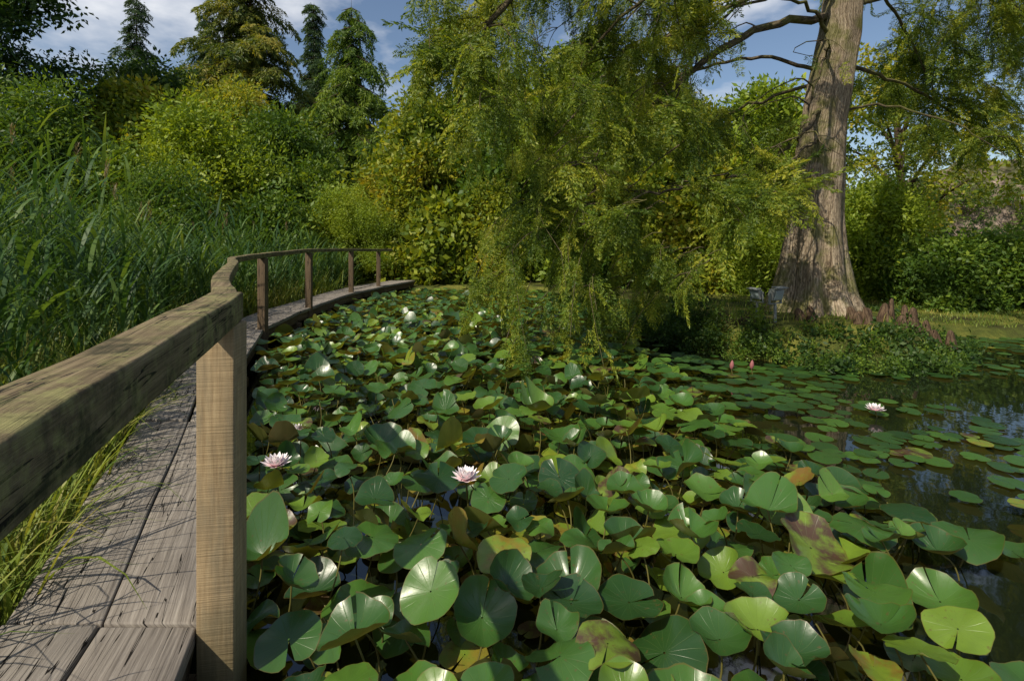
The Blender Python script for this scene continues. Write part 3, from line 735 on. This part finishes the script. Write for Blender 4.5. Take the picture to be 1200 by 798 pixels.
for k in range(56):
    p=Vector((random.uniform(-.1,2.5),random.uniform(5.5,7.0),random.uniform(.9,2.1)))
    if p.x>1.8: p.z=min(p.z,1.4)
    sub(p,math.pi+random.uniform(-1.5,1.5),random.uniform(.5,1.2),.007,dens=.12,k=.85,up=.05,lv=1,ss=(.45,.9))
bg.obj('branches',m_branch,True,bc)
print('sprays',len(SP))
scatter('foliage',SP,SR,SS,'spray',m_cyp,bc)

kg=Geo()
for i in range(17):
    x=4.4+1.35*(i+random.random())/15; y=random.uniform(6.6,7.05)
    if i>14: x=random.uniform(3.8,4.2)
    z=max(.05,float(gh(x,y))); h=random.uniform(.12,.3); r=random.uniform(.04,.075); lx=random.uniform(-.05,.05)
    tube(kg,[(x,y,z-.1),(x+lx*.4,y,z+h*.35),(x+lx*.8,y,z+h*.75),(x+lx,y,z+h*.93),(x+lx,y,z+h)],[r*1.6,r*1.0,r*.7,r*.45,.004],10,lambda i,th,p:1+.12*math.sin(3*th+p.x*9)+.06*math.sin(5*th))
mk=barkmat('bark_knees',[(.03,.02,.014),(.1,.065,.042),(.2,.14,.09)]); kg.obj('cypress_knees',mk,True,bc)
for nm_,n_,mt_ in (('island_ivy_plants',420,m_dark),('island_leafy_plants',260,m_mid)):
    P=[];Sx=[]
    for i in range(n_):
        a=random.uniform(0,6.28); q=random.uniform(.74,1.12); x=4.15+1.95*q*math.cos(a); y=7.75+1.95*q*math.sin(a)
        lf=x<3.2
        P.append((x,y,max(.03,float(gh(x,y))-.02)+random.uniform(0,.3 if lf else .06))); Sx.append(random.uniform(.14,.3))
    scatter(nm_,P,reuler(len(P)),Sx,'large' if mt_ is m_dark else 'broad',mt_)
P=[]
for i in range(1100):
    a=random.uniform(0,6.28); q=random.random()**.5*1.05; x=4.15+1.95*q*math.cos(a); y=7.75+1.95*q*math.sin(a); P.append((x,y,float(gh(x,y))-.01))
grass('island_grass',P,(.05,.22),(.003,.006))
mm=M('grey_metal'); nn=mm.noise(30,None,3); met=mm.done(mm.bsdf(mm.ramp(nn,[(.3,(.14,.15,.15)),(.7,(.28,.3,.3))]),.5))
mgx=M('lamp_glass'); gl=mgx.done(mgx.bsdf((.25,.3,.32),.1,spec=.7))
import bmesh
def box(name,c,s,mat,par,rot=(0,0,0),taper=1):
    bm=bmesh.new(); bmesh.ops.create_cube(bm,size=1)
    for v in bm.verts:
        k=taper if v.co.y>0 else 1; v.co=Vector((v.co.x*s[0]*k,v.co.y*s[1],v.co.z*s[2]*k))
    me=bpy.data.meshes.new(name); bm.to_mesh(me); bm.free(); me.materials.append(mat); o=bpy.data.objects.new(name,me); o.location=c; o.rotation_euler=rot; link(o,par); bev(o,.006); return o
def flood(x,y,z,rz,s=1):
    e=empty('garden_floodlight'); e.location=(x,y,z); e.rotation_euler=(0,0,rz); e.scale=(s,s,s)
    box('housing',(0,.04,.3),(.24,.12,.18),met,e,(.25,0,0),.7); box('glass',(0,-.03,.283),(.2,.008,.14),gl,e,(.25,0,0))
    box('hood',(0,-.045,.405),(.26,.12,.012),met,e,(.15,0,0)); box('bracket_left',(-.14,.04,.25),(.012,.04,.2),met,e); box('bracket_right',(.14,.04,.25),(.012,.04,.2),met,e)
    box('bracket_base',(0,.04,.15),(.3,.05,.012),met,e); box('stake',(0,.04,0),(.035,.035,.3),met,e)
flood(3.5,6.75,float(gh(3.5,6.75))+.12,.5,.85); flood(3.28,6.9,float(gh(3.28,6.9))+.15,-1.2,.7)

# ------------------------------------------------------------ light
el=math.radians(47); az_dir=Vector((-.64,-.7,0)).normalized()
sun=Vector((az_dir.x*math.cos(el),az_dir.y*math.cos(el),math.sin(el)))
ld=bpy.data.lights.new('sun','SUN'); ld.energy=5; ld.angle=math.radians(.53); ld.color=(1,.91,.74)
lo=bpy.data.objects.new('sun',ld); lo.rotation_euler=sun.to_track_quat('Z','Y').to_euler(); link(lo)
w=bpy.data.worlds.new('World'); S.world=w; w.use_nodes=True; T=w.node_tree; bgN=T.nodes['Background']
sk=T.nodes.new('ShaderNodeTexSky'); sk.sky_type='NISHITA'; sk.sun_disc=False; sk.sun_elevation=el; sk.sun_rotation=math.atan2(sun.x,sun.y)
tc=T.nodes.new('ShaderNodeTexCoord'); mp=T.nodes.new('ShaderNodeMapping'); mp.inputs['Scale'].default_value=(1,1,2.4); T.links.new(tc.outputs['Generated'],mp.inputs[0])
nz=T.nodes.new('ShaderNodeTexNoise'); nz.inputs['Scale'].default_value=2.6; nz.inputs['Detail'].default_value=7; nz.inputs['Roughness'].default_value=.55; T.links.new(mp.outputs[0],nz.inputs['Vector'])
rp=T.nodes.new('ShaderNodeValToRGB'); rp.color_ramp.elements[0].position=.52; rp.color_ramp.elements[1].position=.7; T.links.new(nz.outputs['Fac'],rp.inputs[0])
mx=T.nodes.new('ShaderNodeMix'); mx.data_type='RGBA'; T.links.new(rp.outputs[0],mx.inputs[0]); T.links.new(sk.outputs[0],mx.inputs[6]); mx.inputs[7].default_value=(7.6,7.8,8.2,1)
T.links.new(mx.outputs[2],bgN.inputs[0]); bgN.inputs[1].default_value=.115

cam=bpy.data.cameras.new('camera'); cam.lens=18; cam.sensor_width=36; cam.shift_y=-.099; cam.clip_end=2000; cam.clip_start=.05
co=bpy.data.objects.new('camera',cam); co.location=(0,0,1.5); co.rotation_euler=(math.radians(90),0,0); link(co); S.camera=co
